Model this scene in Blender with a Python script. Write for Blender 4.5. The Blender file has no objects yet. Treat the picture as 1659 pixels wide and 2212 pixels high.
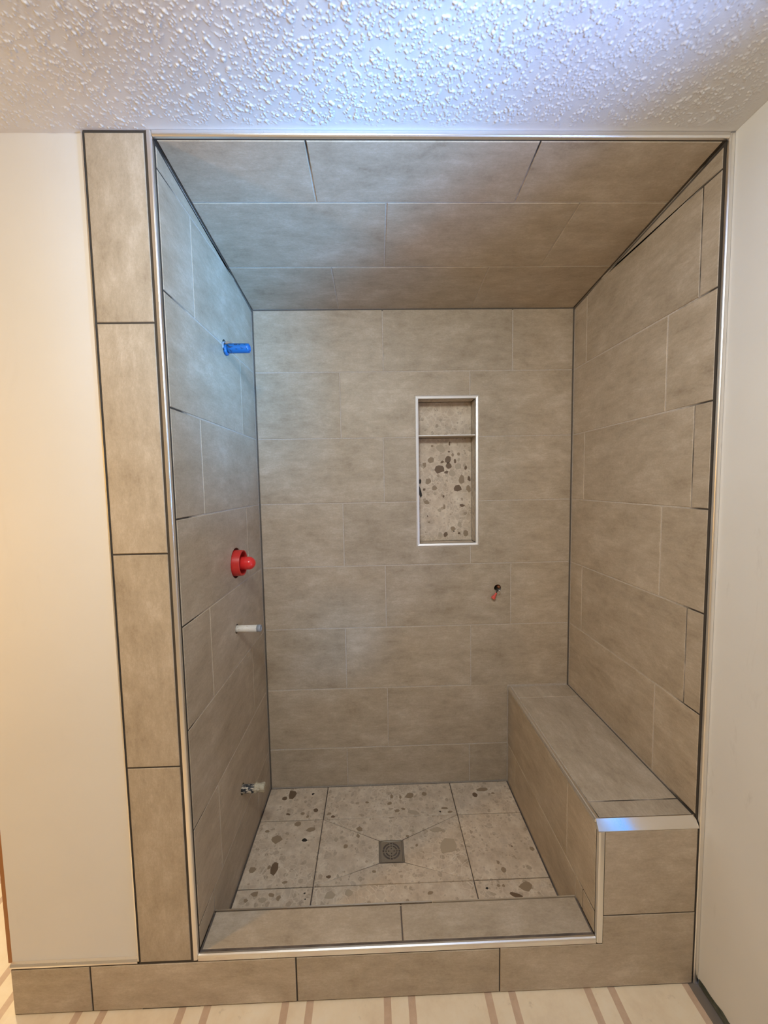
import bpy, bmesh, math, random
import numpy as np
from mathutils import Vector, Matrix

sc = bpy.context.scene
C = sc.collection
rnd = random.Random(7)

# ------------------------------------------------------------------ camera
cam_d = bpy.data.cameras.new('camera')
cam_d.sensor_fit = 'HORIZONTAL'
cam_d.sensor_width = 36.0
cam_d.lens = 36.0 * 843.54 / 1659.0
cam_d.clip_start = 0.02
cam = bpy.data.objects.new('camera', cam_d)
C.objects.link(cam)
Rg, Fw, Up = (Vector((0.99955, -0.02429, -0.01740)), Vector((0.02297, 0.99712, -0.07223)), Vector((0.01910, 0.07180, 0.99724)))
cam.matrix_world = Matrix(((Rg.x, Up.x, -Fw.x, 0.55375), (Rg.y, Up.y, -Fw.y, -1.08019), (Rg.z, Up.z, -Fw.z, 1.56467), (0, 0, 0, 1)))
sc.camera = cam

# ------------------------------------------------------------------ world, lights, exposure
w = bpy.data.worlds.new('daylight'); sc.world = w; w.use_nodes = True
w.node_tree.nodes['Background'].inputs[0].default_value = (0.16, 0.42, 1.0, 1)
w.node_tree.nodes['Background'].inputs[1].default_value = 1.5
sc.view_settings.view_transform = 'Standard'
sc.view_settings.look = 'None'
sc.view_settings.gamma = 1.0
sc.view_settings.use_curve_mapping = False
sc.view_settings.exposure = 0.0

def area(name, loc, target, sx, sy, power, col, spread=180):
    d = bpy.data.lights.new(name, 'AREA'); d.shape = 'RECTANGLE'; d.size = sx; d.size_y = sy
    d.energy = power; d.color = col; d.spread = math.radians(spread)
    o = bpy.data.objects.new(name, d); C.objects.link(o); o.location = loc
    o.rotation_euler = (Vector(target) - Vector(loc)).to_track_quat('-Z', 'Y').to_euler()
    return o
area('vanity_lamp', (-1.35, -0.85, 1.60), (0.2, -0.05, 0.8), 0.10, 0.6, 10.8, (1.0, 0.55, 0.12))
area('ceiling_lamp', (0.45, -1.05, 2.40), (0.65, .4, 0.6), 0.30, 0.30, 18.5, (0.97, 1.0, 0.95))
area('hall_lamp', (-1.7, 1.0, 2.40), (-1.7, 1.0, 0), 0.3, 0.3, 36.0, (1.0, 0.80, 0.50))
# added blue lamps outside the window opening, tuned to light ceiling and left wall
area('ceiling_blue_fill', (2.70, -1.8, .15), (1.4, -.85, 1.7), 1.3, 1.6, 250.0, (0.28, 0.48, 1.0), 150)
area('left_wall_blue_fill', (3.0, -2.12, 1.1), (0, .15, 2.15), .4, .5, 26.0, (0.12, 0.48, 1.0), 56)

# ------------------------------------------------------------------ helpers
def link(name, mesh, parent=None, loc=None):
    o = bpy.data.objects.new(name, mesh); C.objects.link(o)
    if parent is not None: o.parent = parent
    if loc is not None: o.location = loc
    return o
def empty(name, loc=(0, 0, 0)):
    o = bpy.data.objects.new(name, None); C.objects.link(o); o.location = loc; o.empty_display_size = .05
    return o
def tag(o, label, cat, group=None):
    o['label'] = label; o['category'] = cat
    if group: o['group'] = group
    return o
def struct(o): o['kind'] = 'structure'; return o
def put(name, bm, mat, parent=None, smooth=False):
    """bm holds world coordinates; the object gets its origin at the middle of its base"""
    bm.normal_update()
    vs = [v.co for v in bm.verts]
    c = Vector(((min(v.x for v in vs) + max(v.x for v in vs)) / 2, (min(v.y for v in vs) + max(v.y for v in vs)) / 2, min(v.z for v in vs)))
    base = Vector((0, 0, 0)); q = parent
    while q is not None: base += Vector(q.location); q = q.parent
    bmesh.ops.translate(bm, verts=bm.verts, vec=-c)
    me = bpy.data.meshes.new(name); bm.to_mesh(me); bm.free()
    for m in (mat if isinstance(mat, (list, tuple)) else [mat]): me.materials.append(m)
    if smooth: me.polygons.foreach_set('use_smooth', [True] * len(me.polygons))
    return link(name, me, parent, c - base)
def box(bm, x0, x1, y0, y1, z0, z1, mi=0):
    v = [bm.verts.new((x, y, z)) for x in (x0, x1) for y in (y0, y1) for z in (z0, z1)]
    for f in ((0, 1, 3, 2), (4, 6, 7, 5), (0, 4, 5, 1), (2, 3, 7, 6), (0, 2, 6, 4), (1, 5, 7, 3)):
        bm.faces.new([v[i] for i in f]).material_index = mi
def new_box(*a):
    bm = bmesh.new(); box(bm, *a); return bm
def tube(bm, pts, radii, seg=16, cap=True):
    """round tube through pts with one radius for each point"""
    pts = [Vector(p) for p in pts]; rings = []
    ref = None
    for i, p in enumerate(pts):
        d = (pts[min(i + 1, len(pts) - 1)] - pts[max(i - 1, 0)])
        if d.length < 1e-9: d = Vector((1, 0, 0))
        d.normalize()
        if ref is None:
            ref = Vector((0, 0, 1)) if abs(d.z) < .8 else Vector((0, 1, 0))
        a = (ref - d * ref.dot(d)).normalized(); b = d.cross(a); ref = a
        r = radii[i] if isinstance(radii, (list, tuple)) else radii
        rings.append([bm.verts.new(p + a * (r * math.cos(2 * math.pi * k / seg)) + b * (r * math.sin(2 * math.pi * k / seg))) for k in range(seg)])
    for A, B in zip(rings, rings[1:]):
        for k in range(seg): bm.faces.new((A[k], A[(k + 1) % seg], B[(k + 1) % seg], B[k]))
    if cap:
        bm.faces.new(rings[0][::-1]); bm.faces.new(rings[-1])
def turned(bm, base, axis, prof, seg=28, cap=True):
    """profile of (distance along axis, radius) turned about the axis"""
    base = Vector(base); axis = Vector(axis)
    a = axis.orthogonal().normalized(); b = axis.cross(a); rings = []
    for d, r in prof:
        rings.append([bm.verts.new(base + axis * d + a * (r * math.cos(2 * math.pi * k / seg)) + b * (r * math.sin(2 * math.pi * k / seg))) for k in range(seg)])
    for A, B in zip(rings, rings[1:]):
        for k in range(seg): bm.faces.new((A[k], A[(k + 1) % seg], B[(k + 1) % seg], B[k]))
    if cap:
        bm.faces.new(rings[0][::-1]); bm.faces.new(rings[-1])
def profile_bar(bm, sec0, sec1):
    """bar between two matching section outlines (lists of 3D points)"""
    A = [bm.verts.new(p) for p in sec0]; B = [bm.verts.new(p) for p in sec1]; n = len(A)
    for k in range(n): bm.faces.new((A[k], A[(k + 1) % n], B[(k + 1) % n], B[k]))
    bm.faces.new(A[::-1]); bm.faces.new(B)
    bmesh.ops.recalc_face_normals(bm, faces=bm.faces)
def cut(o, cutters):
    """real openings: boolean the cutter bmeshes out of o, keep the plain result mesh"""
    cos = []
    for bm in cutters:
        bmesh.ops.recalc_face_normals(bm, faces=bm.faces)
        me = bpy.data.meshes.new('cutter'); bm.to_mesh(me); bm.free()
        co = bpy.data.objects.new('cutter', me); C.objects.link(co); cos.append(co)
        md = o.modifiers.new('b', 'BOOLEAN'); md.operation = 'DIFFERENCE'; md.solver = 'EXACT'; md.object = co
    bpy.context.view_layer.update()
    dg = bpy.context.evaluated_depsgraph_get()
    me = bpy.data.meshes.new_from_object(o.evaluated_get(dg))
    o.modifiers.clear(); o.data = me
    for co in cos: bpy.data.objects.remove(co)
def cyl_cutter(base, axis, r, d0, d1):
    bm = bmesh.new(); turned(bm, base, axis, [(d0, r), (d1, r)], 28); return bm

# ------------------------------------------------------------------ materials
def mat(name, base=(.8, .8, .8), rough=.6, metal=0.0):
    m = bpy.data.materials.new(name); m.use_nodes = True
    b = m.node_tree.nodes['Principled BSDF']
    b.inputs['Base Color'].default_value = (*base, 1); b.inputs['Roughness'].default_value = rough; b.inputs['Metallic'].default_value = metal
    return m, m.node_tree, b
def N(nt, t, **kw):
    n = nt.nodes.new(t)
    for k, v in kw.items():
        if k in n.inputs: n.inputs[k].default_value = v
        else: setattr(n, k, v)
    return n
def noise(nt, vec, scale, detail=4, rough=.6, dist=0.0):
    n = N(nt, 'ShaderNodeTexNoise'); n.inputs['Scale'].default_value = scale; n.inputs['Detail'].default_value = detail
    n.inputs['Roughness'].default_value = rough; n.inputs['Distortion'].default_value = dist
    if vec is not None: nt.links.new(vec, n.inputs['Vector'])
    return n.outputs['Fac']
def ramp(nt, fac, stops):
    n = N(nt, 'ShaderNodeValToRGB'); e = n.color_ramp.elements
    e[0].position, e[1].position = stops[0][0], stops[-1][0]
    e[0].color = (*stops[0][1], 1); e[1].color = (*stops[-1][1], 1)
    for p, c in stops[1:-1]:
        q = e.new(p); q.color = (*c, 1)
    nt.links.new(fac, n.inputs[0]); return n.outputs[0]
def mapping(nt, out, scale):
    n = N(nt, 'ShaderNodeMapping'); n.inputs['Scale'].default_value = scale; nt.links.new(out, n.inputs[0]); return n.outputs[0]
def mix(nt, fac, a, b, mode='MIX'):
    n = N(nt, 'ShaderNodeMix', data_type='RGBA', blend_type=mode)
    for s, v in ((n.inputs['Factor'], fac), (n.inputs[6], a), (n.inputs[7], b)):
        if isinstance(v, (int, float)): s.default_value = v
        elif isinstance(v, tuple): s.default_value = (*v, 1)
        else: nt.links.new(v, s)
    return n.outputs[2]
def math_n(nt, op, a, b=0.0, clamp=False):
    n = N(nt, 'ShaderNodeMath', operation=op); n.use_clamp = clamp
    for s, v in zip(n.inputs, (a, b)):
        if isinstance(v, (int, float)): s.default_value = v
        else: nt.links.new(v, s)
    return n.outputs[0]
def bump(nt, bsdf, h, strength, dist):
    n = N(nt, 'ShaderNodeBump'); n.inputs['Strength'].default_value = strength; n.inputs['Distance'].default_value = dist
    nt.links.new(h, n.inputs['Height']); nt.links.new(n.outputs[0], bsdf.inputs['Normal'])

def make_tile_mat():
    m, nt, b = mat('greige_porcelain', rough=.5); b.inputs['Specular IOR Level'].default_value = .35
    uv = N(nt, 'ShaderNodeTexCoord').outputs['UV']
    streak = noise(nt, mapping(nt, uv, (11.0, 42.0, 1)), 1.0, 8, .74, .25)
    cloud = noise(nt, mapping(nt, uv, (5.5, 9.0, 1)), 1.0, 10, .76, .15)
    fine = noise(nt, mapping(nt, uv, (110.0, 170.0, 1)), 1.0, 5, .75)
    grit = noise(nt, uv, 700.0, 2, .6)
    s = math_n(nt, 'ADD', math_n(nt, 'MULTIPLY', streak, .22), math_n(nt, 'MULTIPLY', cloud, .50))
    s = math_n(nt, 'ADD', s, math_n(nt, 'MULTIPLY', fine, .18))
    s = math_n(nt, 'ADD', s, math_n(nt, 'MULTIPLY', grit, .10))
    col = ramp(nt, s, [(.37, (.315, .247, .176)), (.45, (.410, .334, .247)), (.52, (.478, .396, .300)), (.60, (.585, .500, .402))])
    rn = N(nt, 'ShaderNodeObjectInfo').outputs['Random']
    v = math_n(nt, 'ADD', math_n(nt, 'MULTIPLY', rn, .10), .95)
    hs = N(nt, 'ShaderNodeHueSaturation'); nt.links.new(v, hs.inputs['Value']); nt.links.new(col, hs.inputs['Color'])
    nt.links.new(hs.outputs[0], b.inputs['Base Color'])
    r = math_n(nt, 'ADD', math_n(nt, 'MULTIPLY', cloud, .18), .38)
    nt.links.new(r, b.inputs['Roughness'])
    bump(nt, b, s, .12, .002)
    return m
TILE = make_tile_mat()

def make_terrazzo():
    m, nt, b = mat('pebble_aggregate_porcelain', rough=.5)
    uv = N(nt, 'ShaderNodeTexCoord').outputs['UV']
    wob = N(nt, 'ShaderNodeTexNoise'); wob.inputs['Scale'].default_value = 28.0; wob.inputs['Detail'].default_value = 3
    nt.links.new(uv, wob.inputs['Vector'])
    va = N(nt, 'ShaderNodeVectorMath', operation='MULTIPLY_ADD')
    nt.links.new(wob.outputs['Color'], va.inputs[0]); va.inputs[1].default_value = (.022, .022, 0); nt.links.new(uv, va.inputs[2])
    p = va.outputs[0]
    base = ramp(nt, noise(nt, uv, 16, 7, .65), [(.30, (.48, .385, .285)), (.5, (.62, .51, .39)), (.70, (.76, .66, .53))])
    clump = noise(nt, uv, 6.0, 2, .5)
    col = base
    for sc_, thr, lo, hi, wgt in ((19.0, .36, (.40, .32, .235), (.58, .49, .385), .55), (42.0, .38, (.33, .25, .17), (.60, .50, .39), .70), (85.0, .40, (.36, .27, .185), (.64, .54, .43), .65)):
        vo = N(nt, 'ShaderNodeTexVoronoi'); vo.inputs['Scale'].default_value = sc_; vo.inputs['Randomness'].default_value = .95
        nt.links.new(p, vo.inputs['Vector'])
        inside = math_n(nt, 'LESS_THAN', vo.outputs['Distance'], thr)
        sep = N(nt, 'ShaderNodeSeparateColor'); nt.links.new(vo.outputs['Color'], sep.inputs[0])
        pick = math_n(nt, 'LESS_THAN', sep.outputs[0], math_n(nt, 'MULTIPLY', clump, 1.0))
        f = math_n(nt, 'MULTIPLY', math_n(nt, 'MULTIPLY', inside, pick), wgt)
        col = mix(nt, f, col, ramp(nt, sep.outputs[1], [(.0, lo), (.85, hi)]))
    ve = N(nt, 'ShaderNodeTexVoronoi', feature='DISTANCE_TO_EDGE'); ve.inputs['Scale'].default_value = 34.0
    nt.links.new(p, ve.inputs['Vector'])
    vein = math_n(nt, 'MULTIPLY', math_n(nt, 'LESS_THAN', ve.outputs['Distance'], .035), math_n(nt, 'MULTIPLY', math_n(nt, 'SUBTRACT', clump, .3), 1.6, True))
    col = mix(nt, vein, col, (.78, .69, .57))                              # pale cement veins between the chips
    nt.links.new(col, b.inputs['Base Color'])
    return m
TERRAZZO = make_terrazzo()

def make_grout():
    m, nt, b = mat('cement_grout', rough=.9)
    g = N(nt, 'ShaderNodeNewGeometry').outputs['Position']
    sep = N(nt, 'ShaderNodeSeparateXYZ'); nt.links.new(g, sep.inputs[0])
    n = noise(nt, g, 9.0, 3, .6)
    y = math_n(nt, 'ADD', sep.outputs[1], math_n(nt, 'MULTIPLY', math_n(nt, 'SUBTRACT', n, .5), .25))
    f = math_n(nt, 'MULTIPLY', math_n(nt, 'SUBTRACT', y, .06), 12.0, True)   # joints by the opening are still empty, showing dark thinset
    speck = noise(nt, g, 120.0, 3, .6)
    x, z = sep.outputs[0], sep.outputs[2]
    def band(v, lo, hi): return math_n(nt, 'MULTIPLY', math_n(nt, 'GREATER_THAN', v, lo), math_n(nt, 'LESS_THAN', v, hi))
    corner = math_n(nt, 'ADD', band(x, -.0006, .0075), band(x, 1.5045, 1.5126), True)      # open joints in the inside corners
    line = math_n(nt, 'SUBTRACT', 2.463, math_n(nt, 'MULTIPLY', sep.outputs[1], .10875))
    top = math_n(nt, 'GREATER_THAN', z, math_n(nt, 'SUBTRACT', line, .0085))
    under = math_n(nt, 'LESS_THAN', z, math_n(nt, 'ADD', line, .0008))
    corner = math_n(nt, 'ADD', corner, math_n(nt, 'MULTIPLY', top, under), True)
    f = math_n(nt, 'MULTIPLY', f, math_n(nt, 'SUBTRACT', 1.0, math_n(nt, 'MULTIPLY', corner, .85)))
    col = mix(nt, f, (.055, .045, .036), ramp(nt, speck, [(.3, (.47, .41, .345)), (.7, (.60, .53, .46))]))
    nt.links.new(col, b.inputs['Base Color'])
    return m
GROUT = make_grout()
def make_floor_grout():
    m, nt, b = mat('dark_joint', (.10, .082, .072), .9)
    g = N(nt, 'ShaderNodeTexCoord').outputs['Object']
    nt.links.new(ramp(nt, noise(nt, g, 20, 3), [(.3, (.07, .056, .05)), (.7, (.16, .13, .11))]), b.inputs['Base Color'])
    return m
JOINT = make_floor_grout()

def make_paint(name, a, bcol, marks=.5):
    m, nt, b = mat(name, rough=.75)
    g = N(nt, 'ShaderNodeTexCoord').outputs['Object']
    big = noise(nt, g, 1.6, 4, .55)
    col = ramp(nt, big, [(.35, a), (.65, bcol)])
    smear = noise(nt, mapping(nt, g, (9.0, 9.0, 2.2)), 1.0, 5, .7, .8)
    f = math_n(nt, 'MULTIPLY', math_n(nt, 'SUBTRACT', smear, .60), marks * 3.2, True)
    col = mix(nt, f, col, (.42, .38, .33))
    nt.links.new(col, b.inputs['Base Color'])
    bump(nt, b, noise(nt, g, 180, 3), .06, .001)
    return m
PAINT = make_paint('off_white_wall_paint', (.735, .715, .685), (.775, .755, .725), .12)
PAINT_R = make_paint('scuffed_off_white_paint', (.70, .68, .645), (.76, .74, .705), .75)
def make_ceiling_mat():
    m, nt, b = mat('white_stipple_paint', (.77, .77, .775), .85)
    g = N(nt, 'ShaderNodeTexCoord').outputs['Object']
    nt.links.new(ramp(nt, noise(nt, g, 3.0, 3), [(.3, (.74, .74, .745)), (.7, (.79, .79, .795))]), b.inputs['Base Color'])
    bump(nt, b, noise(nt, g, 240, 5, .7), .25, .002)
    return m
CEIL = make_ceiling_mat()
def make_metal(name, col, rough):
    m, nt, b = mat(name, col, rough, 1.0)
    g = N(nt, 'ShaderNodeTexCoord').outputs['Object']
    r = math_n(nt, 'ADD', math_n(nt, 'MULTIPLY', noise(nt, mapping(nt, g, (300, 300, 12)), 1.0, 2), .12), rough - .06)
    nt.links.new(r, b.inputs['Roughness'])
    return m
ALU = make_metal('satin_aluminium', (.88, .86, .83), .30)
POLISHED = make_metal('polished_edge_metal', (.90, .88, .85), .15)
SATIN = make_metal('matt_silver', (.93, .93, .93), .55)
NICKEL = make_metal('brushed_nickel', (.46, .43, .385), .34)
BLACKHOLE = mat('drain_recess_shade', (.012, .010, .009), .8)[0]
def make_vinyl():
    m, nt, b = mat('cream_sheet_floor_with_stripes', rough=.55)
    g = N(nt, 'ShaderNodeNewGeometry').outputs['Position']
    sep = N(nt, 'ShaderNodeSeparateXYZ'); nt.links.new(g, sep.inputs[0])
    wob = math_n(nt, 'MULTIPLY', math_n(nt, 'SUBTRACT', noise(nt, g, 14, 3), .5), .006)
    t = math_n(nt, 'ADD', math_n(nt, 'DIVIDE', sep.outputs[0], .3085), wob)
    t = math_n(nt, 'FRACT', math_n(nt, 'ADD', t, 20.0))
    def band(c, h):
        d = math_n(nt, 'ABSOLUTE', math_n(nt, 'SUBTRACT', t, c))
        return math_n(nt, 'LESS_THAN', d, h)
    st = math_n(nt, 'ADD', band(.065, .036), band(.825, .036), True)
    soft = noise(nt, g, 9.0, 5, .65)
    base = ramp(nt, soft, [(.28, (.76, .62, .44)), (.5, (.86, .735, .545)), (.72, (.90, .80, .63))])
    strip = ramp(nt, noise(nt, g, 30, 5), [(.3, (.50, .33, .225)), (.7, (.63, .45, .32))])
    col = mix(nt, math_n(nt, 'MULTIPLY', st, .85), base, strip)
    spot = math_n(nt, 'MULTIPLY', math_n(nt, 'SUBTRACT', noise(nt, g, 22, 4, .7), .63), 4.0, True)
    col = mix(nt, math_n(nt, 'MULTIPLY', spot, .6), col, (.26, .19, .12))
    edge = math_n(nt, 'GREATER_THAN', math_n(nt, 'ADD', sep.outputs[0], wob), 1.497)
    col = mix(nt, edge, col, (.20, .165, .13))                            # bare strip along the side wall
    nt.links.new(col, b.inputs['Base Color'])
    return m
VINYL = make_vinyl()
WOOD = mat('stained_wood', (.36, .15, .045), .45)[0]
def make_board():
    m, nt, b = mat('moisture_board_edge', rough=.9)
    g = N(nt, 'ShaderNodeTexCoord').outputs['Object']
    nt.links.new(ramp(nt, noise(nt, g, 25, 4), [(.35, (.05, .06, .045)), (.62, (.13, .14, .115)), (.75, (.55, .55, .52))]), b.inputs['Base Color'])
    return m
BOARD = make_board()
def make_dirty(name, base, dirt, lo, hi, scale, rough):
    m, nt, b = mat(name, base, rough)
    g = N(nt, 'ShaderNodeTexCoord').outputs['Object']
    nt.links.new(ramp(nt, noise(nt, mapping(nt, g, (1, 2.2, 2.2)), scale, 4, .6), [(lo, dirt), (hi, base)]), b.inputs['Base Color'])
    return m
BLUE = make_dirty('blue_plastic', (.012, .125, .36), (.010, .028, .07), .38, .48, 60, .35)
RED = mat('red_plastic', (.55, .028, .022), .35)[0]
REDCAP = mat('glossy_red_cap', (.72, .032, .03), .22)[0]
WHITEPIPE = make_dirty('white_painted_pipe', (.72, .68, .60), (.42, .33, .25), .30, .42, 70, .5)
PATCHY = make_dirty('paint_flecked_pipe', (.62, .55, .45), (.035, .04, .05), .50, .54, 55, .5)
TAPE = make_dirty('dirty_thread_tape', (.60, .55, .43), (.33, .28, .2), .3, .6, 90, .85)
PIPEEND = mat('grey_pipe_end', (.30, .33, .38), .4)[0]
COPPER = mat('copper_brown', (.34, .12, .04), .5)[0]
BAREWIRE = mat('bare_tinned_wire', (.75, .68, .6), .25, 1.0)[0]
BLACKWIRE = mat('black_wire', (.03, .028, .026), .5)[0]
CORAL = mat('coral_red_plastic', (.75, .10, .07), .45)[0]
STONES = {'d': mat('dark_brown_pebble', (.165, .108, .066), .5)[0], 'm': mat('mid_brown_pebble', (.315, .235, .155), .5)[0],
          'l': mat('pale_tan_pebble', (.46, .375, .275), .5)[0], 'k': mat('near_black_pebble', (.022, .018, .015), .5)[0]}

# ------------------------------------------------------------------ tile builder
def offset_poly(P, d):
    n = len(P); out = []
    for i in range(n):
        p0, p1, p2 = Vector(P[i - 1]), Vector(P[i]), Vector(P[(i + 1) % n])
        e1 = (p1 - p0).normalized(); e2 = (p2 - p1).normalized()
        n1 = Vector((-e1.y, e1.x)); n2 = Vector((-e2.y, e2.x))          # inward for ccw
        k = 1 + n1.dot(n2)
        out.append(p1 + (n1 + n2) * (d / max(k, .2)))
    return out
class Face:
    """a tiled plane: origin O, in-plane axes U and V, outward normal U x V"""
    def __init__(s, O, U, V): s.O, s.U, s.V = Vector(O), Vector(U).normalized(), Vector(V).normalized(); s.n = s.U.cross(s.V)
    def at(s, a, b, h=0.0): return s.O + s.U * a + s.V * b + s.n * h
def tile(face, P, parent, material=None, long_v=False, gap=.0046, th=.0085, edge=.0014, lift=None, name='tile', heights=None):
    """one porcelain tile: outline P in the plane's (a, b), eased edges, joint half-gap taken off all round"""
    area2 = sum(P[i - 1][0] * P[i][1] - P[i][0] * P[i - 1][1] for i in range(len(P)))
    if area2 < 0: P = P[::-1]
    lift = rnd.uniform(-.0004, .0004) if lift is None else lift
    o = offset_poly(P, gap / 2); i_ = offset_poly(P, gap / 2 + edge)
    bm = bmesh.new(); n = len(P)
    hf = (lambda q: lift) if heights is None else (lambda q: heights(q[0], q[1]))
    top = [bm.verts.new(face.at(q[0], q[1], hf(q))) for q in i_]
    mid = [bm.verts.new(face.at(q[0], q[1], hf(q) - edge)) for q in o]
    bot = [bm.verts.new(face.at(q[0], q[1], hf(q) - th)) for q in o]
    bm.faces.new(top)
    for k in range(n):
        j = (k + 1) % n
        bm.faces.new((mid[k], mid[j], top[j], top[k])); bm.faces.new((bot[k], bot[j], mid[j], mid[k]))
    bm.faces.new(bot[::-1])
    uvl = bm.loops.layers.uv.new('UVMap'); ou, ov = rnd.uniform(0, 40), rnd.uniform(0, 40)
    sg = rnd.choice((1, -1))
    for f in bm.faces:
        for l in f.loops:
            r = l.vert.co - face.O; a, b = r.dot(face.U), r.dot(face.V)
            if long_v: a, b = b, a
            l[uvl].uv = (ou + sg * a, ov + b)
    return put(name, bm, material or TILE, parent)
def rect(a0, a1, b0, b1): return [(a0, b0), (a1, b0), (a1, b1), (a0, b1)]
def pebble(face, a, b, ra, rb, kind, parent, h=.0002):
    """a chip of aggregate set flush in the tile face"""
    bm = bmesh.new(); k = 8; rr = [rnd.uniform(.74, 1.16) for _ in range(k)]
    th = rnd.uniform(-.5, .5)
    top = []; bot = []
    for i in range(k):
        t = 2 * math.pi * i / k + rnd.uniform(-.15, .15)
        x, y = ra * rr[i] * math.cos(t), rb * rr[i] * math.sin(t)
        x, y = x * math.cos(th) - y * math.sin(th) * .6, x * math.sin(th) * .6 + y * math.cos(th)
        top.append(bm.verts.new(face.at(a + x, b + y, h))); bot.append(bm.verts.new(face.at(a + x, b + y, h - .002)))
    bm.faces.new(top)
    for i in range(k): bm.faces.new((bot[i], bot[(i + 1) % k], top[(i + 1) % k], top[i]))
    return put('pebble', bm, STONES[kind], parent)

# ------------------------------------------------------------------ dimensions (metres)
W, D = 1.512, 0.800                    # shower width and depth
BX, BZ = 1.204, 0.540                  # bench front face, bench top
CZ, CY = 0.170, 0.125                  # curb height and depth
FZ = 0.041                             # shower floor
HF, HB = 2.463, 2.376                  # shower ceiling at the opening and at the back
ROW = [2.399 - .308 * i for i in range(8)]        # course lines: 2.399 2.091 1.783 1.475 1.167 .859 .551 .243
CEILZ = 2.478
RX = 1.527                             # side wall of the room
G = .0013                              # how far grout lies under the tile face

# ------------------------------------------------------------------ room shell
floor = struct(put('floor', new_box(-2.9, RX + .1, -2.7, 2.6, -.06, 0.0), VINYL))
ceiling = struct(put('ceiling', new_box(-2.9, RX + .1, -2.7, 2.6, CEILZ, CEILZ + .08), CEIL))
bm = bmesh.new()
box(bm, -.551, -.1735, .010, .115, 0, CEILZ)
box(bm, -.1735, -.002, .002, .115, 0, CEILZ, 1)
wall_front = struct(put('wall_front', bm, [PAINT, GROUT]))
# side wall of the room, with a window opening beside the camera
bm = bmesh.new()
wy0, wy1, wz0, wz1 = -1.12, -.60, 1.33, 2.04
vy0, vy1, vz0, vz1 = -.64, -.36, .72, 1.02                              # a small low window under it
box(bm, RX, RX + .1, vy1, .0, 0.018, CEILZ)
box(bm, RX, RX + .1, -2.7, wy0, 0.018, CEILZ)
box(bm, RX, RX + .1, wy0, vy0, 0.018, wz0)
box(bm, RX, RX + .1, vy0, vy1, 0.018, vz0)
box(bm, RX, RX + .1, vy0, vy1, vz1, wz0)
box(bm, RX, RX + .1, wy0, vy1, wz1, CEILZ)
box(bm, RX, RX + .1, wy1, vy1, wz0, wz1)
wall_side = struct(put('wall_room', bm, PAINT_R))
struct(put('wall_far', new_box(-2.9, RX + .1, -2.8, -2.7, 0, CEILZ), PAINT))
struct(put('wall_outer', new_box(-3.0, -2.9, -2.8, 2.7, 0, CEILZ), PAINT))
struct(put('wall_hall', new_box(-2.9, RX + .1, 2.6, 2.7, 0, CEILZ), PAINT))
# window frames
for nm, (y0_, y1_, z0_, z1_) in (('window_1', (wy0, wy1, wz0, wz1)), ('window_2', (vy0, vy1, vz0, vz1))):
    win = struct(empty(nm, (RX + .05, (y0_ + y1_) / 2, z0_)))
    for a in ((y0_, y0_ + .03, z0_, z1_), (y1_ - .03, y1_, z0_, z1_), (y0_ + .03, y1_ - .03, z0_, z0_ + .03), (y0_ + .03, y1_ - .03, z1_ - .03, z1_)):
        put('frame_bar', new_box(RX + .02, RX + .07, *a), PAINT, win)
# ragged bottom of the board on the side wall
bm = bmesh.new(); pr = None
ys = np.linspace(-1.2, -.005, 60)
for y in ys:
    h = .016 + .012 * rnd.random() + (.010 if y < -.06 else 0)
    q = [bm.verts.new((RX - .0012, y, 0.004)), bm.verts.new((RX - .0012, y, h)), bm.verts.new((RX + .012, y, h)), bm.verts.new((RX + .012, y, .004))]
    if pr:
        for k in range(4): bm.faces.new((pr[k], pr[(k + 1) % 4], q[(k + 1) % 4], q[k]))
    pr = q
put('board_edge', bm, BOARD, wall_side)

# wooden jamb at the free end of the front wall
struct(put('trim_6', new_box(-.565, -.5515, .012, .12, .158, CEILZ), WOOD))

# ------------------------------------------------------------------ ceiling stipple: real relief, one field nobody could count
x0, x1, y0, y1, st = -.85, RX - .001, -.52, -.001, .0015
nx, ny = int((x1 - x0) / st) + 1, int((y1 - y0) / st) + 1
rs = np.random.RandomState(3)
H = np.zeros((ny, nx))
nc = 13500
for i in range(nc):
    px, py = rs.rand() * nx, rs.rand() * ny
    dr = rs.normal(.5, .9)                                   # the gun left short strings of splatter, mostly one way
    big = 1.45 if rs.rand() < .10 else 1.0
    for q in range(rs.randint(1, 4)):
        ra = rs.uniform(.9, 2.1) * big; rb = ra * rs.uniform(.6, 1.0); th = dr + rs.normal(0, .7)
        hh = rs.uniform(.0008, .0024) * big
        bx, by = px + q * 2.2 * math.cos(dr) + rs.normal(0, 1.1), py + q * 2.2 * math.sin(dr) + rs.normal(0, 1.1)
        R_ = int(ra * 2) + 1; cx, cy = int(bx), int(by)
        xa, xb, ya, yb = max(cx - R_, 0), min(cx + R_ + 1, nx), max(cy - R_, 0), min(cy + R_ + 1, ny)
        if xa >= xb or ya >= yb: continue
        gx = np.arange(xa, xb) - bx; gy = (np.arange(ya, yb) - by)[:, None]
        u = (gx * math.cos(th) + gy * math.sin(th)) / ra; v = (-gx * math.sin(th) + gy * math.cos(th)) / rb
        k = np.clip(1.5 - (u * u + v * v) * 1.1, 0, 1) * hh
        H[ya:yb, xa:xb] = np.maximum(H[ya:yb, xa:xb], k)
X = x0 + np.arange(nx) * ((x1 - x0) / (nx - 1)); Y = y0 + np.arange(ny) * ((y1 - y0) / (ny - 1))
XX, YY = np.meshgrid(X, Y)
edge = np.clip((-YY - .012 - .006 * np.sin(XX * 40)) / .02, 0, 1)
edge = np.where(XX < -.01, np.clip((-YY) / .004, 0, 1), edge)
edge *= np.clip((RX - .02 - XX) / .03, 0, 1)
H *= edge * (1 + .35 * (rs.rand(ny, nx) - .5)) * .9
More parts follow.
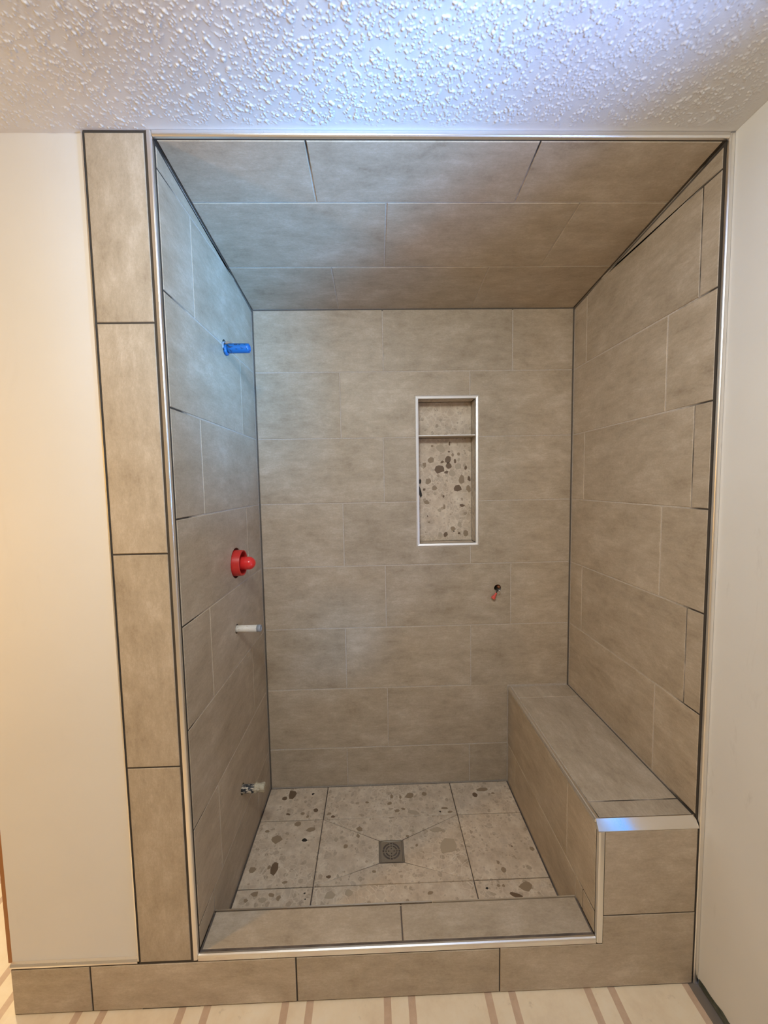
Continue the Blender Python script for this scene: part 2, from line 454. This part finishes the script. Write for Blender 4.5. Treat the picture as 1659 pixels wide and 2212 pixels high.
co = np.stack([XX, YY, CEILZ - .0004 - H], -1).reshape(-1, 3).astype(np.float32)
me = bpy.data.meshes.new('stipple')
idx = (np.arange(ny - 1)[:, None] * nx + np.arange(nx - 1)).reshape(-1)
quads = np.stack([idx, idx + nx, idx + nx + 1, idx + 1], -1).astype(np.int32)
cc = np.array(ceiling.location, dtype=np.float32)
me.vertices.add(len(co)); me.vertices.foreach_set('co', (co - cc).ravel())
me.loops.add(quads.size); me.loops.foreach_set('vertex_index', quads.ravel())
me.polygons.add(len(quads)); me.polygons.foreach_set('loop_start', np.arange(0, quads.size, 4, dtype=np.int32))
me.polygons.foreach_set('use_smooth', np.ones(len(quads), dtype=bool))
me.update(); me.validate(); me.materials.append(CEIL)
stip = link('ceiling_stipple', me, ceiling); stip['kind'] = 'stuff'

# ------------------------------------------------------------------ shower shell with its tiles
wall_left = struct(put('wall_left', new_box(-.115, -G, .016, .95, 0, 2.47), GROUT))
wall_right = struct(put('wall_right', new_box(W + G, W + .11, .012, .95, 0, 2.47), GROUT))
wall_back = struct(put('wall_back', new_box(-G, W + G, D + G, D + .18, 0, 2.47), GROUT))
slope = (HF - HB) / D
bm = bmesh.new()
vs = [bm.verts.new(p) for p in [(x, y, z) for x in (-G, W + G) for (y, z) in ((.0095, HF + G), (D + .02, HB + G - slope * .02), (D + .02, CEILZ), (.0095, CEILZ))]]
for f in ((0, 1, 2, 3), (7, 6, 5, 4), (0, 4, 5, 1), (1, 5, 6, 2), (2, 6, 7, 3), (3, 7, 4, 0)): bm.faces.new([vs[i] for i in f])
bmesh.ops.recalc_face_normals(bm, faces=bm.faces)
ceil_sh = struct(put('ceiling_shower', bm, GROUT))
floor_sh = struct(put('floor_shower', new_box(0, BX, CY, D, 0.0, FZ - .0045), JOINT))

fL = Face((0, 0, 0), (0, 1, 0), (0, 0, 1))        # faces +x
fR = Face((W, 0, 0), (0, -1, 0), (0, 0, 1))       # faces -x, a = -y
fB = Face((0, D, 0), (1, 0, 0), (0, 0, 1))        # faces -y
fF = Face((0, 0, 0), (1, 0, 0), (0, 0, 1))        # front plane, faces -y
cz = lambda y: HF - slope * y - .0045
Y0 = .017                                          # side wall tiles start behind the metal edge
e_ = .0045
ydiag = (HF - ROW[0]) / slope
def side(face, sgn, joints, parent, bottoms):
    """courses of one side wall; the top course is cut to the sloping ceiling"""
    out = {}
    def P(pts): return [(sgn * a, b) for a, b in pts]
    tile(face, P([(Y0, ROW[0]), (ydiag - .01, ROW[0]), (ydiag - .01, cz(ydiag - .01)), (Y0, cz(Y0))]), parent)      # sliver course
    for r in range(len(joints)):
        top = ROW[r]; bot = ROW[r + 1] if r + 1 < 8 else None
        ys = [Y0] + joints[r] + [D - e_]
        for k, (a, b) in enumerate(zip(ys, ys[1:])):
            lo = bottoms(r, a, b)
            lo = bot if lo is None else lo
            if r == 0 and b > ydiag:
                pts = [(a, lo), (b, lo), (b, cz(b))] + ([(ydiag, ROW[0]), (a, ROW[0])] if a < ydiag else [(a, cz(a))])
            else: pts = rect(a, b, lo, top)
            out[(r, k)] = tile(face, P(pts), parent)
    return out
Lj = [[.2], [.610], [.2], [.610], [.2], [.610], [.2], [.127, .610]]
Lt = side(fL, 1, Lj, wall_left, lambda r, a, b: None if r < 7 else (CZ if a < .1 else FZ))
Rj = [[.08, .69], [.2], [.08, .69], [.2], [.08, .69], [.205]]
Rt = side(fR, -1, Rj, wall_right, lambda r, a, b: BZ + .001 if r == 5 else None)
# back wall
n0, n1, m0, m1 = .755, 1.057, 1.256, 1.977        # outer edge of the niche frame
tl = .004
def back(a0, a1, r, b0=None, b1=None, pts=None):
    t = (b1 or ROW[r]); b = (b0 or ROW[r + 1])
    return tile(fB, pts or rect(a0, a1, b, t), wall_back)
e0, e1 = e_, W - e_
zt = HB - .002
tile(fB, rect(e0, .605, ROW[1], zt), wall_back); tile(fB, rect(.605, 1.218, ROW[1], zt), wall_back); tile(fB, rect(1.218, e1, ROW[1], zt), wall_back)
back(e0, .399, 1)
back(0, 0, 1, pts=[(.399, ROW[2]), (n0, ROW[2]), (n0, m1), (1.015, m1), (1.015, ROW[1]), (.399, ROW[1])])
back(0, 0, 1, pts=[(n1, ROW[2]), (e1, ROW[2]), (e1, ROW[1]), (1.015, ROW[1]), (1.015, m1), (n1, m1)])
back(e0, .600, 2); back(.600, n0, 2); back(n1, e1, 2)
back(e0, .400, 3)
back(0, 0, 3, pts=[(.400, ROW[4]), (1.016, ROW[4]), (1.016, m0), (n0, m0), (n0, ROW[3]), (.400, ROW[3])])
back(0, 0, 3, pts=[(1.016, ROW[4]), (e1, ROW[4]), (e1, ROW[3]), (n1, ROW[3]), (n1, m0), (1.016, m0)])
back(e0, .599, 4); wire_tile = back(.599, 1.216, 4); back(1.216, e1, 4)
back(e0, .397, 5); back(.397, 1.017, 5); back(1.017, e1, 5, b0=BZ + .004)
back(e0, .599, 6); back(.599, BX, 6)
back(e0, .390, 7, b0=FZ); back(.390, 1.010, 7, b0=FZ); back(1.010, BX, 7, b0=FZ)
# ceiling tiles
fC = Face((0, 0, HF), (-1, 0, 0), (0, D, HB - HF))    # faces down, a = -x
cl = math.sqrt(1 + slope * slope)
for (ya, yb, js) in ((.0105, .206, [.390, 1.012]), (.206, .508, [.608, 1.222]), (.508, D - .001, [.402, 1.021])):
    xs = [e0] + js + [e1 - .002]
    for a, b in zip(xs, xs[1:]): tile(fC, rect(-b, -a, ya * cl, yb * cl), ceil_sh)
# shower floor: 3 x 3 with an envelope cut to the drain in the middle
fS = Face((0, 0, FZ), (1, 0, 0), (0, 1, 0))
DX0, DX1, DY0, DY1 = .544, .646, .390, .490
ft = []
xs, ys = [e0, .291, .906, BX - e_], [CY + .002, .305, .604, D - e_]
for j in range(3):
    for i in range(3):
        if (i, j) == (1, 1): continue
        ft.append((xs[i], xs[i + 1], ys[j], ys[j + 1], tile(fS, rect(xs[i], xs[i + 1], ys[j], ys[j + 1]), floor_sh, TERRAZZO, gap=.0042, th=.006, lift=0)))
A_, B_, C_, D_ = (xs[1], ys[1]), (xs[2], ys[1]), (xs[2], ys[2]), (xs[1], ys[2])
a_, b_, c_, d_ = (DX0, DY0), (DX1, DY0), (DX1, DY1), (DX0, DY1)
def dip(a, b):                                        # falls 5 mm to the drain
    dx = max(DX0 - a, a - DX1, 0) / .25; dy = max(DY0 - b, b - DY1, 0) / .1
    return -.0030 * (1 - min(1, max(dx, dy)))
for P in ([A_, B_, b_, a_], [B_, C_, c_, b_], [C_, D_, d_, c_], [D_, A_, a_, d_]):
    t = tile(fS, P, floor_sh, TERRAZZO, gap=.0026, th=.006, heights=dip)
    ft.append((P, t))
FLOORSTONES = [(0.122,0.755,0.022,0.030,'d'),(0.087,0.731,0.013,0.016,'d'),(0.221,0.754,0.008,0.007,'k'),(0.249,0.654,0.014,0.012,'d'),(0.124,0.639,0.013,0.006,'d'),(0.190,0.639,0.010,0.009,'m'),(0.217,0.623,0.007,0.009,'m'),(0.315,0.633,0.012,0.008,'m'),(0.333,0.617,0.011,0.007,'d'),(0.179,0.585,0.018,0.012,'m'),(0.241,0.553,0.020,0.014,'m'),(0.050,0.552,0.012,0.007,'m'),(0.224,0.502,0.012,0.009,'k'),(0.101,0.511,0.026,0.019,'m'),(0.125,0.381,0.018,0.028,'d'),(0.103,0.388,0.009,0.010,'m'),(0.346,0.340,0.010,0.006,'d'),(0.039,0.380,0.013,0.015,'m'),(0.075,0.287,0.016,0.010,'m'),(0.050,0.264,0.009,0.007,'m'),(0.113,0.264,0.017,0.010,'l'),(0.263,0.282,0.005,0.003,'k'),(0.179,0.325,0.014,0.006,'m'),(0.269,0.261,0.003,0.003,'k'),(0.139,0.281,0.014,0.008,'m'),(0.169,0.269,0.009,0.010,'m'),(0.458,0.548,0.014,0.012,'m'),(0.402,0.467,0.012,0.011,'m'),(0.522,0.355,0.009,0.006,'m'),(0.358,0.272,0.022,0.017,'l'),(0.428,0.277,0.020,0.013,'l'),(0.732,0.265,0.014,0.007,'m'),(0.489,0.690,0.010,0.006,'m'),(0.596,0.680,0.014,0.010,'m'),(0.629,0.636,0.013,0.009,'m'),(0.697,0.722,0.027,0.021,'m'),(0.768,0.728,0.014,0.013,'m'),(0.704,0.626,0.031,0.014,'l'),(0.659,0.646,0.010,0.008,'m'),(0.608,0.720,0.008,0.012,'m'),(0.650,0.716,0.005,0.013,'m'),(0.855,0.641,0.019,0.008,'m'),(0.875,0.619,0.013,0.008,'m'),(0.830,0.622,0.005,0.005,'k'),(1.014,0.712,0.016,0.019,'d'),(1.060,0.745,0.031,0.012,'m'),(1.106,0.718,0.009,0.006,'m'),(0.835,0.450,0.044,0.034,'l'),(0.800,0.530,0.030,0.012,'l'),(0.703,0.461,0.008,0.006,'m'),(1.100,0.437,0.004,0.004,'d'),(1.032,0.340,0.011,0.012,'m'),(0.948,0.273,0.006,0.005,'k'),(1.048,0.245,0.023,0.010,'d'),(1.098,0.275,0.027,0.018,'m'),(0.993,0.281,0.008,0.005,'m'),(1.013,0.280,0.006,0.006,'m'),(0.964,0.252,0.013,0.007,'l'),(1.021,0.370,0.006,0.009,'m'),(1.179,0.424,0.010,0.010,'m'),(0.690,0.530,0.012,0.006,'l'),(0.666,0.505,0.008,0.005,'m'),(0.453,0.515,0.008,0.010,'m'),(0.359,0.500,0.009,0.009,'l')]
def inside(P, a, b):
    r = False
    for i in range(len(P)):
        (xa, ya), (xb, yb) = P[i - 1], P[i]
        if (ya > b) != (yb > b) and a < (xb - xa) * (b - ya) / (yb - ya) + xa: r = not r
    return r
for (a, b, ra, rb, k) in FLOORSTONES:
    for t in ft:
        P = rect(*t[:4]) if len(t) == 5 else t[0]
        if inside(P, a, b):
            h = dip(a, b) if len(t) == 2 else 0.0
            pebble(fS, a, b, ra, rb, k, t[-1], h + .00025 + (.0012 if len(t) == 2 else 0)); break

# ------------------------------------------------------------------ front: pier tiles and base course
for (b0, b1) in ((2.000, 2.473), (1.3825, 2.000), (.764, 1.3825), (.154, .764)):
    tile(fF, rect(-.1715, -.0185, b0, b1), wall_front, long_v=True, lift=0)
base = struct(put('baseboard_front', new_box(-.549, W - .004, .0022, .009, 0.002, .148), GROUT))
zb = .1495
for (a0, a1) in ((-.551, -.319), (-.319, .290), (.290, .9085)):
    tile(fF, rect(a0, a1, .002, zb), base, lift=0)
tile(fF, [(.9085, .002), (1.5095, .002), (1.5095, .2405), (1.2235, .2405), (1.2235, zb), (.9085, zb)], base, lift=0, gap=.0026)

# ------------------------------------------------------------------ metal edge profiles round the opening
def rounded(seg=6, w_=.0125, d=.010, r=.006):
    """section in (across, depth): flat front, rounded corner toward the opening"""
    pts = [(0, d), (0, 0)]
    for k in range(seg + 1):
        t = math.pi / 2 * k / seg
        pts.append((w_ - r + r * math.sin(t), r - r * math.cos(t)))
    pts.append((w_, d)); return pts
sec = rounded()
def strip_z(name, xa, sg, z0_, z1_):
    bm = bmesh.new(); profile_bar(bm, [(xa + sg * a, -.0010 + b, z0_) for a, b in sec], [(xa + sg * a, -.0010 + b, z1_) for a, b in sec])
    return struct(put(name, bm, ALU))
strip_z('trim_1', -.0125, 1, .156, CEILZ - .001)
strip_z('trim_2', 1.5258, -1, .001, CEILZ - .003)
bm = bmesh.new(); profile_bar(bm, [(.0008, -.0010 + b, CEILZ - .0012 - a * 1.05) for a, b in sec], [(1.5128, -.0010 + b, CEILZ - .0012 - a * 1.05) for a, b in sec])
struct(put('trim_3', bm, ALU))
# slim edge between plaster and pier, and the one capping the base course
struct(put('trim_4', new_box(-.1775, -.1738, -.0005, .0095, .160, CEILZ - .004), ALU))
bm = bmesh.new()
s2 = [(-.0005, .1535), (-.0008, .1590), (.0030, .1640), (.0098, .1655), (.0098, .1535)]
profile_bar(bm, [(-.551, a, b) for a, b in s2], [(-.1785, a, b) for a, b in s2])
struct(put('trim_5', bm, ALU))

# ------------------------------------------------------------------ curb
curb = tag(empty('shower_curb', (.602, .06, 0)), 'low tiled curb across the foot of the shower opening', 'curb')
put('curb_core', new_box(.001, BX - .001, .0095, CY - .0095, .001, CZ - .0016), JOINT, curb)
fT = Face((0, 0, CZ), (1, 0, 0), (0, 1, 0))
for (a0, a1) in ((.004, .614), (.614, BX - .003)): tile(fT, rect(a0, a1, .0145, CY - .0035), curb, gap=.0045, lift=0)
fI = Face((0, CY, 0), (-1, 0, 0), (0, 0, 1))
for (a0, a1) in ((.002, .614), (.614, BX - .002)): tile(fI, rect(-a1, -a0, FZ + .001, CZ - .004), curb, lift=0)
bm = bmesh.new()
s3 = [(-.0010, .1530), (-.0010, .1640), (.0006, .1682), (.0045, .1700), (.0090, .1700), (.0090, .1530)]
profile_bar(bm, [(.0005, a, b) for a, b in s3], [(BX - .0006, a, b) for a, b in s3])
put('front_edge_strip', bm, ALU, curb)
put('rear_edge_strip', new_box(.002, .72, CY - .0032, CY + .0012, CZ - .006, CZ + .0008), ALU, curb)
put('rear_edge_strip', new_box(.722, BX - .002, CY - .0030, CY + .0004, CZ - .006, CZ - .0004), TILE, curb)

# ------------------------------------------------------------------ bench
bench = tag(empty('shower_bench', (1.358, .4, 0)), 'brown grey tiled shower bench with metal edges beside the tiled side wall', 'bench')
bm = new_box(BX + .0016, W - .0005, .0016, D - .0005, .001, .512)
box(bm, BX + .0125, W - .0005, .0210, D - .0005, .512, BZ - .0016)
put('bench_core', bm, GROUT, bench)
fBt = Face((0, 0, BZ), (1, 0, 0), (0, 1, 0))
for (b0, b1) in ((.0215, .083), (.083, .690), (.690, D - e_)): tile(fBt, rect(BX + .0135, W - .004, b0, b1), bench, long_v=True)
fBs = Face((BX, 0, 0), (0, -1, 0), (0, 0, 1))
zs = BZ - .0135
for (a, b) in ((.012, .188), (.188, D - e_)): tile(fBs, rect(-b, -a, .243, zs), bench)
for (a, b, lo) in ((.012, .08, CZ), (.08, .125, CZ), (.125, .69, FZ), (.69, D - e_, FZ)): tile(fBs, rect(-b, -a, lo, .243), bench)
tile(fF, rect(1.2235, 1.5095, .2405, .5145), bench, lift=0)
bm = bmesh.new()      # sloping metal nosing along the front
s4 = [(-.0008, .5145), (-.0008, .5165), (.0185, .5402), (.0205, .5402), (.0205, .5145)]
profile_bar(bm, [(BX + (.0018 if b > .53 else 0.0), a, b) for a, b in s4], [(1.5105, a, b) for a, b in s4])
put('front_nosing', bm, POLISHED, bench)
bm = bmesh.new()      # rounded metal edge along the seat
s5 = [(BX - .0006, .5270), (BX - .0006, .5350), (BX + .0012, .5390), (BX + .0045, .5406), (BX + .0118, .5406), (BX + .0118, .5270)]
profile_bar(bm, [(a, .0205, b) for a, b in s5], [(a, D - .002, b) for a, b in s5])
put('seat_edge_strip', bm, ALU, bench)
bm = bmesh.new()      # upright edge at the corner
profile_bar(bm, [(BX + .0185 - a, -.0010 + b, .1535) for a, b in rounded(w_=.0183, r=.0075)], [(BX + .0185 - a, -.0010 + b, .5145) for a, b in rounded(w_=.0183, r=.0075)])
put('upright_edge_strip', bm, ALU, bench)

# ------------------------------------------------------------------ niche
niche = tag(empty('wall_niche', (.906, D, m0)), 'narrow recessed niche with pebble tile back and bright metal frame', 'niche')
ND = .090; fw = .0130
i0, i1, j0, j1 = n0 + fw, n1 - fw, m0 + fw, m1 - fw
def fr(a, b):          # frame section: flat lip with a sloped inner face, mitred
    bm = bmesh.new()
    def corner(sx, sz, k): # k: 0 outer back, 1 outer front, 2 crest, 3 inner front, 4 inner back
        off = (0.0015, 0.0015, .0045, fw, fw)[k]; yy = (.007, -.0018, -.0030, -.0010, .020)[k]
        x = n0 + off if sx == 0 else n1 - off; z = m0 + off if sz == 0 else m1 - off
        return (x, D + yy, z)
    profile_bar(bm, [corner(*a, k) for k in range(5)], [corner(*b, k) for k in range(5)])
    return put('frame_bar', bm, SATIN, niche)
for a, b in (((0, 0), (1, 0)), ((1, 0), (1, 1)), ((1, 1), (0, 1)), ((0, 1), (0, 0))): fr(a, b)
shz = 1.787
fN = Face((0, D + ND, 0), (1, 0, 0), (0, 0, 1))
bp_up = tile(fN, rect(i0, i1, shz, j1), niche, TERRAZZO, gap=.001, th=.006, lift=0, name='back_panel')
bp_lo = tile(fN, rect(i0, i1, j0, shz), niche, TERRAZZO, gap=.001, th=.006, lift=0, name='back_panel')
tile(Face((i0, D, 0), (0, 1, 0), (0, 0, 1)), rect(.012, ND, j0, j1), niche, TERRAZZO, gap=.002, th=.006, lift=0, name='side_panel')
tile(Face((i1, D, 0), (0, -1, 0), (0, 0, 1)), rect(-ND, -.012, j0, j1), niche, TERRAZZO, gap=.002, th=.006, lift=0, name='side_panel')
tile(Face((0, D, j0), (1, 0, 0), (0, 1, 0)), rect(i0, i1, .012, ND), niche, TERRAZZO, gap=.002, th=.006, lift=0, name='bottom_panel')
tile(Face((0, D, j1), (-1, 0, 0), (0, 1, 0)), rect(-i1, -i0, .012, ND), niche, TERRAZZO, gap=.002, th=.006, lift=0, name='top_panel')
sh = put('shelf', new_box(i0 + .001, i1 - .001, D + .014, D + ND - .0005, shz, shz + .0055), TILE, niche)
put('shelf_edge', new_box(i0 + .001, i1 - .001, D + .0105, D + .0140, shz + .0035, shz + .0062), SATIN, niche)
for (a, b, ra, rb, k) in [(0.883,1.633,0.028,0.024,'d'),(0.925,1.680,0.015,0.020,'d'),(0.929,1.648,0.016,0.017,'d'),(0.838,1.680,0.017,0.015,'m'),(0.807,1.655,0.011,0.015,'m'),(0.897,1.668,0.009,0.007,'d'),(0.961,1.672,0.007,0.012,'d'),(1.015,1.638,0.007,0.010,'d'),(0.978,1.646,0.018,0.018,'l'),(0.995,1.579,0.016,0.025,'m'),(0.947,1.611,0.018,0.018,'l'),(0.917,1.617,0.011,0.009,'d'),(0.975,1.534,0.020,0.018,'d'),(1.032,1.583,0.009,0.016,'d'),(1.030,1.531,0.012,0.018,'m'),(0.856,1.539,0.016,0.016,'m'),(0.824,1.574,0.015,0.016,'m'),(0.815,1.467,0.016,0.012,'m'),(0.858,1.510,0.009,0.011,'l'),(0.804,1.532,0.009,0.007,'d'),(0.782,1.522,0.010,0.034,'k'),(0.782,1.572,0.009,0.012,'k'),(0.902,1.496,0.005,0.008,'d'),(0.996,1.448,0.018,0.008,'d'),(0.911,1.301,0.011,0.016,'d'),(0.949,1.331,0.013,0.012,'m'),(1.015,1.304,0.016,0.016,'m'),(0.883,1.300,0.012,0.013,'l'),(0.981,1.306,0.007,0.007,'d'),(0.827,1.365,0.007,0.005,'m'),(0.934,1.759,0.005,0.011,'d'),(0.931,1.719,0.006,0.005,'d'),(0.949,1.703,0.007,0.009,'m'),(0.979,1.707,0.008,0.010,'m'),(0.889,1.735,0.025,0.020,'l'),(0.846,1.749,0.007,0.006,'m'),(0.983,1.351,0.012,0.015,'l'),(0.820,1.396,0.003,0.006,'d'),(0.954,1.317,0.005,0.003,'k'),(0.981,1.679,0.008,0.012,'l'),(0.905,1.443,0.006,0.013,'m'),(0.881,1.425,0.011,0.010,'l')]:
    pebble(fN, a, b, ra, rb, k, bp_lo)
cut(wall_back, [new_box(n0 + .002, n1 - .002, D - .05, D + ND + .007, m0 + .002, m1 - .002)])

# ------------------------------------------------------------------ drain
drain = tag(empty('floor_drain', (.595, .44, FZ - .006)), 'square metal drain with slotted round grate in pebble tile floor', 'drain')
dz = FZ - .0032
bm = bmesh.new()
for a in ((DX0 + .001, DX1 - .001, DY0 + .001, DY0 + .006), (DX0 + .001, DX1 - .001, DY1 - .006, DY1 - .001), (DX0 + .001, DX0 + .006, DY0 + .006, DY1 - .006), (DX1 - .006, DX1 - .001, DY0 + .006, DY1 - .006)):
    box(bm, *a, dz - .006, dz + .0008)
bmesh.ops.remove_doubles(bm, verts=bm.verts, dist=1e-5)
put('frame', bm, make_metal('worn_nickel_rim', (.42, .40, .37), .3), drain)
put('sump_shade', new_box(DX0 + .003, DX1 - .003, DY0 + .003, DY1 - .003, dz - .0060, dz - .0050), BLACKHOLE, drain)  # thin black plate, its colour stands in for the shade below the grate
bm = bmesh.new(); cx, cy = (DX0 + DX1) / 2, (DY0 + DY1) / 2; ns = 72; hs = .0440
rad = [.0085, .0140, .0195, .0255, .0300, .0370]
def ring(r): return [bm.verts.new((cx + r * math.cos(math.radians(5 * k - 2.5)), cy + r * math.sin(math.radians(5 * k - 2.5)), dz)) for k in range(ns)]
rings = [ring(r) for r in rad]
sq = []
for k in range(ns):
    t = math.radians(5 * k - 2.5); m_ = max(abs(math.cos(t)), abs(math.sin(t)))
    sq.append(bm.verts.new((cx + hs * math.cos(t) / m_, cy + hs * math.sin(t) / m_, dz)))
rings.append(sq)
bm.faces.new(rings[0])
for q in range(len(rings) - 1):
    for k in range(ns):
        a = (5 * k) % 90; dcard = min(a, 90 - a)
        hole = (q == 0 and dcard <= 10) or (q == 2 and (dcard <= 7 or dcard >= 20)) or (q == 4 and (dcard <= 5 or dcard >= 14))
        if hole: continue
        A, B = rings[q], rings[q + 1]; j = (k + 1) % ns
        bm.faces.new((A[k], A[j], B[j], B[k]))
bmesh.ops.remove_doubles(bm, verts=bm.verts, dist=1e-6)
ext = bmesh.ops.extrude_face_region(bm, geom=bm.faces[:])
bmesh.ops.translate(bm, verts=[v for v in ext['geom'] if isinstance(v, bmesh.types.BMVert)], vec=(0, 0, -.0022))
bmesh.ops.recalc_face_normals(bm, faces=bm.faces)
put('grate', bm, NICKEL, drain)

# ------------------------------------------------------------------ plumbing on the left wall
AX = (1, 0, 0)
cuts = []
# shower arm stub under a blue test plug
sp = Vector((0, .445, 2.083)); cuts.append((sp + Vector((0, 0, .006)), .026))
t = tag(empty('shower_arm_plug', sp), 'paint flecked blue plastic plug on the topmost pipe stub', 'pipe plug')
bm = bmesh.new(); turned(bm, sp, AX, [(-.03, .0155), (.014, .0155), (.015, .0175), (.020, .0180), (.084, .0175), (.091, .0165), (.0935, .013), (.0935, .011), (.086, .0105)]); put('plug_body', bm, BLUE, t, True)
bm = bmesh.new(); turned(bm, sp - Vector((0, 0, .006)), AX, [(.0002, .019), (.0045, .0205), (.010, .0195), (.012, .0155)]); put('flange', bm, BLUE, t, True)
bm = bmesh.new(); turned(bm, sp + Vector((0, 0, .004)), AX, [(-.02, .0205), (.003, .0205), (.003, .0175), (-.02, .0175)], cap=False); put('collar', bm, PIPEEND, t, True)
bm = bmesh.new(); tube(bm, [sp + Vector((-.01, .010, .021)), sp + Vector((.008, .010, .020)), sp + Vector((.018, .009, .0185))], [.008, .009, .006], 10); put('sealant_blob', bm, make_dirty('tan_sealant', (.36, .27, .2), (.3, .2, .14), .4, .6, 60, .8), t, True)
# valve guard
vp = Vector((0, .462, 1.262)); cuts.append((vp, .060))
t = tag(empty('valve_guard', vp), 'red plastic guard ring and cap over the shower valve', 'valve guard')
bm = bmesh.new(); turned(bm, vp, AX, [(-.045, .0525), (.026, .0510), (.029, .0500), (.029, .0465), (.026, .0455), (-.040, .0440)], 40, cap=False); put('guard_ring', bm, RED, t, True)
bm = bmesh.new(); turned(bm, vp, AX, [(-.043, .051), (-.040, .051)], 40); put('guard_floor', bm, RED, t)
for k in range(3):
    bm = bmesh.new(); q = math.pi * (.3 + k * 2 / 3); d = Vector((0, math.cos(q), math.sin(q)))
    tube(bm, [vp + d * .024 + Vector((.002, 0, 0)), vp + d * .047 + Vector((.002, 0, 0))], .004, 8)
    put('guard_rib', bm, RED, t)
bm = bmesh.new(); pr = [(-.04, .0265), (.050, .0255)] + [(.0500 + .026 * math.sin(a), .0255 * math.cos(a)) for a in [math.pi / 2 * k / 8 for k in range(1, 8)]] + [(.0760, .0012)]
turned(bm, vp - Vector((0, 0, .002)), AX, pr, 36); put('cap', bm, REDCAP, t, True)
# white stub
wp = Vector((0, .437, 1.004)); cuts.append((wp, .0185))
t = tag(empty('white_pipe_stub', wp), 'white painted pipe stub below the red valve guard', 'pipe stub')
bm = bmesh.new(); turned(bm, wp, AX, [(-.05, .0135), (.087, .0138)]); put('pipe', bm, WHITEPIPE, t, True)
bm = bmesh.new(); turned(bm, wp, AX, [(.080, .0140), (.093, .0140), (.095, .0125), (.095, .0095), (.088, .0092)]); put('pipe_end', bm, PIPEEND, t, True)
# lowest stub, taped
lp = Vector((0, .420, .350)); cuts.append((lp, .021))
t = tag(empty('taped_pipe_stub', lp), 'short paint flecked pipe with frayed tape just above the shower floor', 'pipe stub')
bm = bmesh.new(); turned(bm, lp, AX, [(-.05, .0165), (.052, .0165), (.056, .0150)]); put('pipe', bm, PATCHY, t, True)
bm = bmesh.new()
turned(bm, lp + Vector((0, 0, .004)), AX, [(.050, .0185), (.054, .0205), (.060, .0150), (.066, .0160), (.072, .0150), (.078, .0170), (.086, .0180), (.089, .0150), (.089, .006)])
for v in bm.verts: v.co += Vector((rnd.uniform(-.001, .001), rnd.uniform(-.0012, .0012), rnd.uniform(-.0012, .0012)))
put('thread_tape', bm, TAPE, t, True)
def near(o, p, r):
    bb = [o.matrix_world @ Vector(c) for c in o.bound_box]
    return all(min(b[i] for b in bb) - r < p[i] < max(b[i] for b in bb) + r for i in (1, 2))
bpy.context.view_layer.update()
for o in Lt.values():
    cs = [cyl_cutter(p, AX, r, -.05, .05) for p, r in cuts if near(o, p, r)]
    if cs: cut(o, cs)
cut(wall_left, [cyl_cutter(p, AX, r, -.08, .05) for p, r in cuts])

# ------------------------------------------------------------------ steam wire on the back wall
hp = Vector((1.151, D, 1.042))
cut(wire_tile, [cyl_cutter(hp, (0, 1, 0), .0175, -.05, .05)])
cut(wall_back, [cyl_cutter(hp, (0, 1, 0), .0175, -.05, .10)])
t = tag(empty('capped_wires', hp), 'two wires with a red connector hanging from a round hole in wall', 'wire')
bm = bmesh.new(); tube(bm, [hp + Vector(p) for p in ((.004, .09, .004), (.001, .02, .000), (-.004, -.008, -.006), (-.012, -.016, -.022))], .0022, 8); put('black_wire', bm, BLACKWIRE, t, True)
bm = bmesh.new(); tube(bm, [hp + Vector(p) for p in ((.0, .06, .0), (-.002, .004, -.006), (.006, -.008, -.012), (.010, -.009, -.022), (.009, -.006, -.030), (.004, -.004, -.034))], .0017, 8); put('bare_wire', bm, BAREWIRE, t, True)
bm = bmesh.new(); tube(bm, [hp + Vector(p) for p in ((-.004, .05, -.004), (-.005, .004, -.010), (-.011, .001, -.016))], .0016, 8); put('bare_wire', bm, BAREWIRE, t, True)
bm = bmesh.new(); tube(bm, [hp + Vector((.009, .04, .004)), hp + Vector((.009, .006, .003))], [.007, .0065], 12); put('cable_sheath', bm, COPPER, t, True)
bm = bmesh.new()
c0, c1 = hp + Vector((-.011, -.016, -.020)), hp + Vector((-.030, -.020, -.047))
ax = (c1 - c0).normalized(); L = (c1 - c0).length
turned(bm, c0, ax, [(0, .0035), (.004, .0048), (L * .5, .0062), (L * .62, .0085), (L * .9, .0105), (L, .0095)], 12)
put('wire_connector', bm, CORAL, t, False)
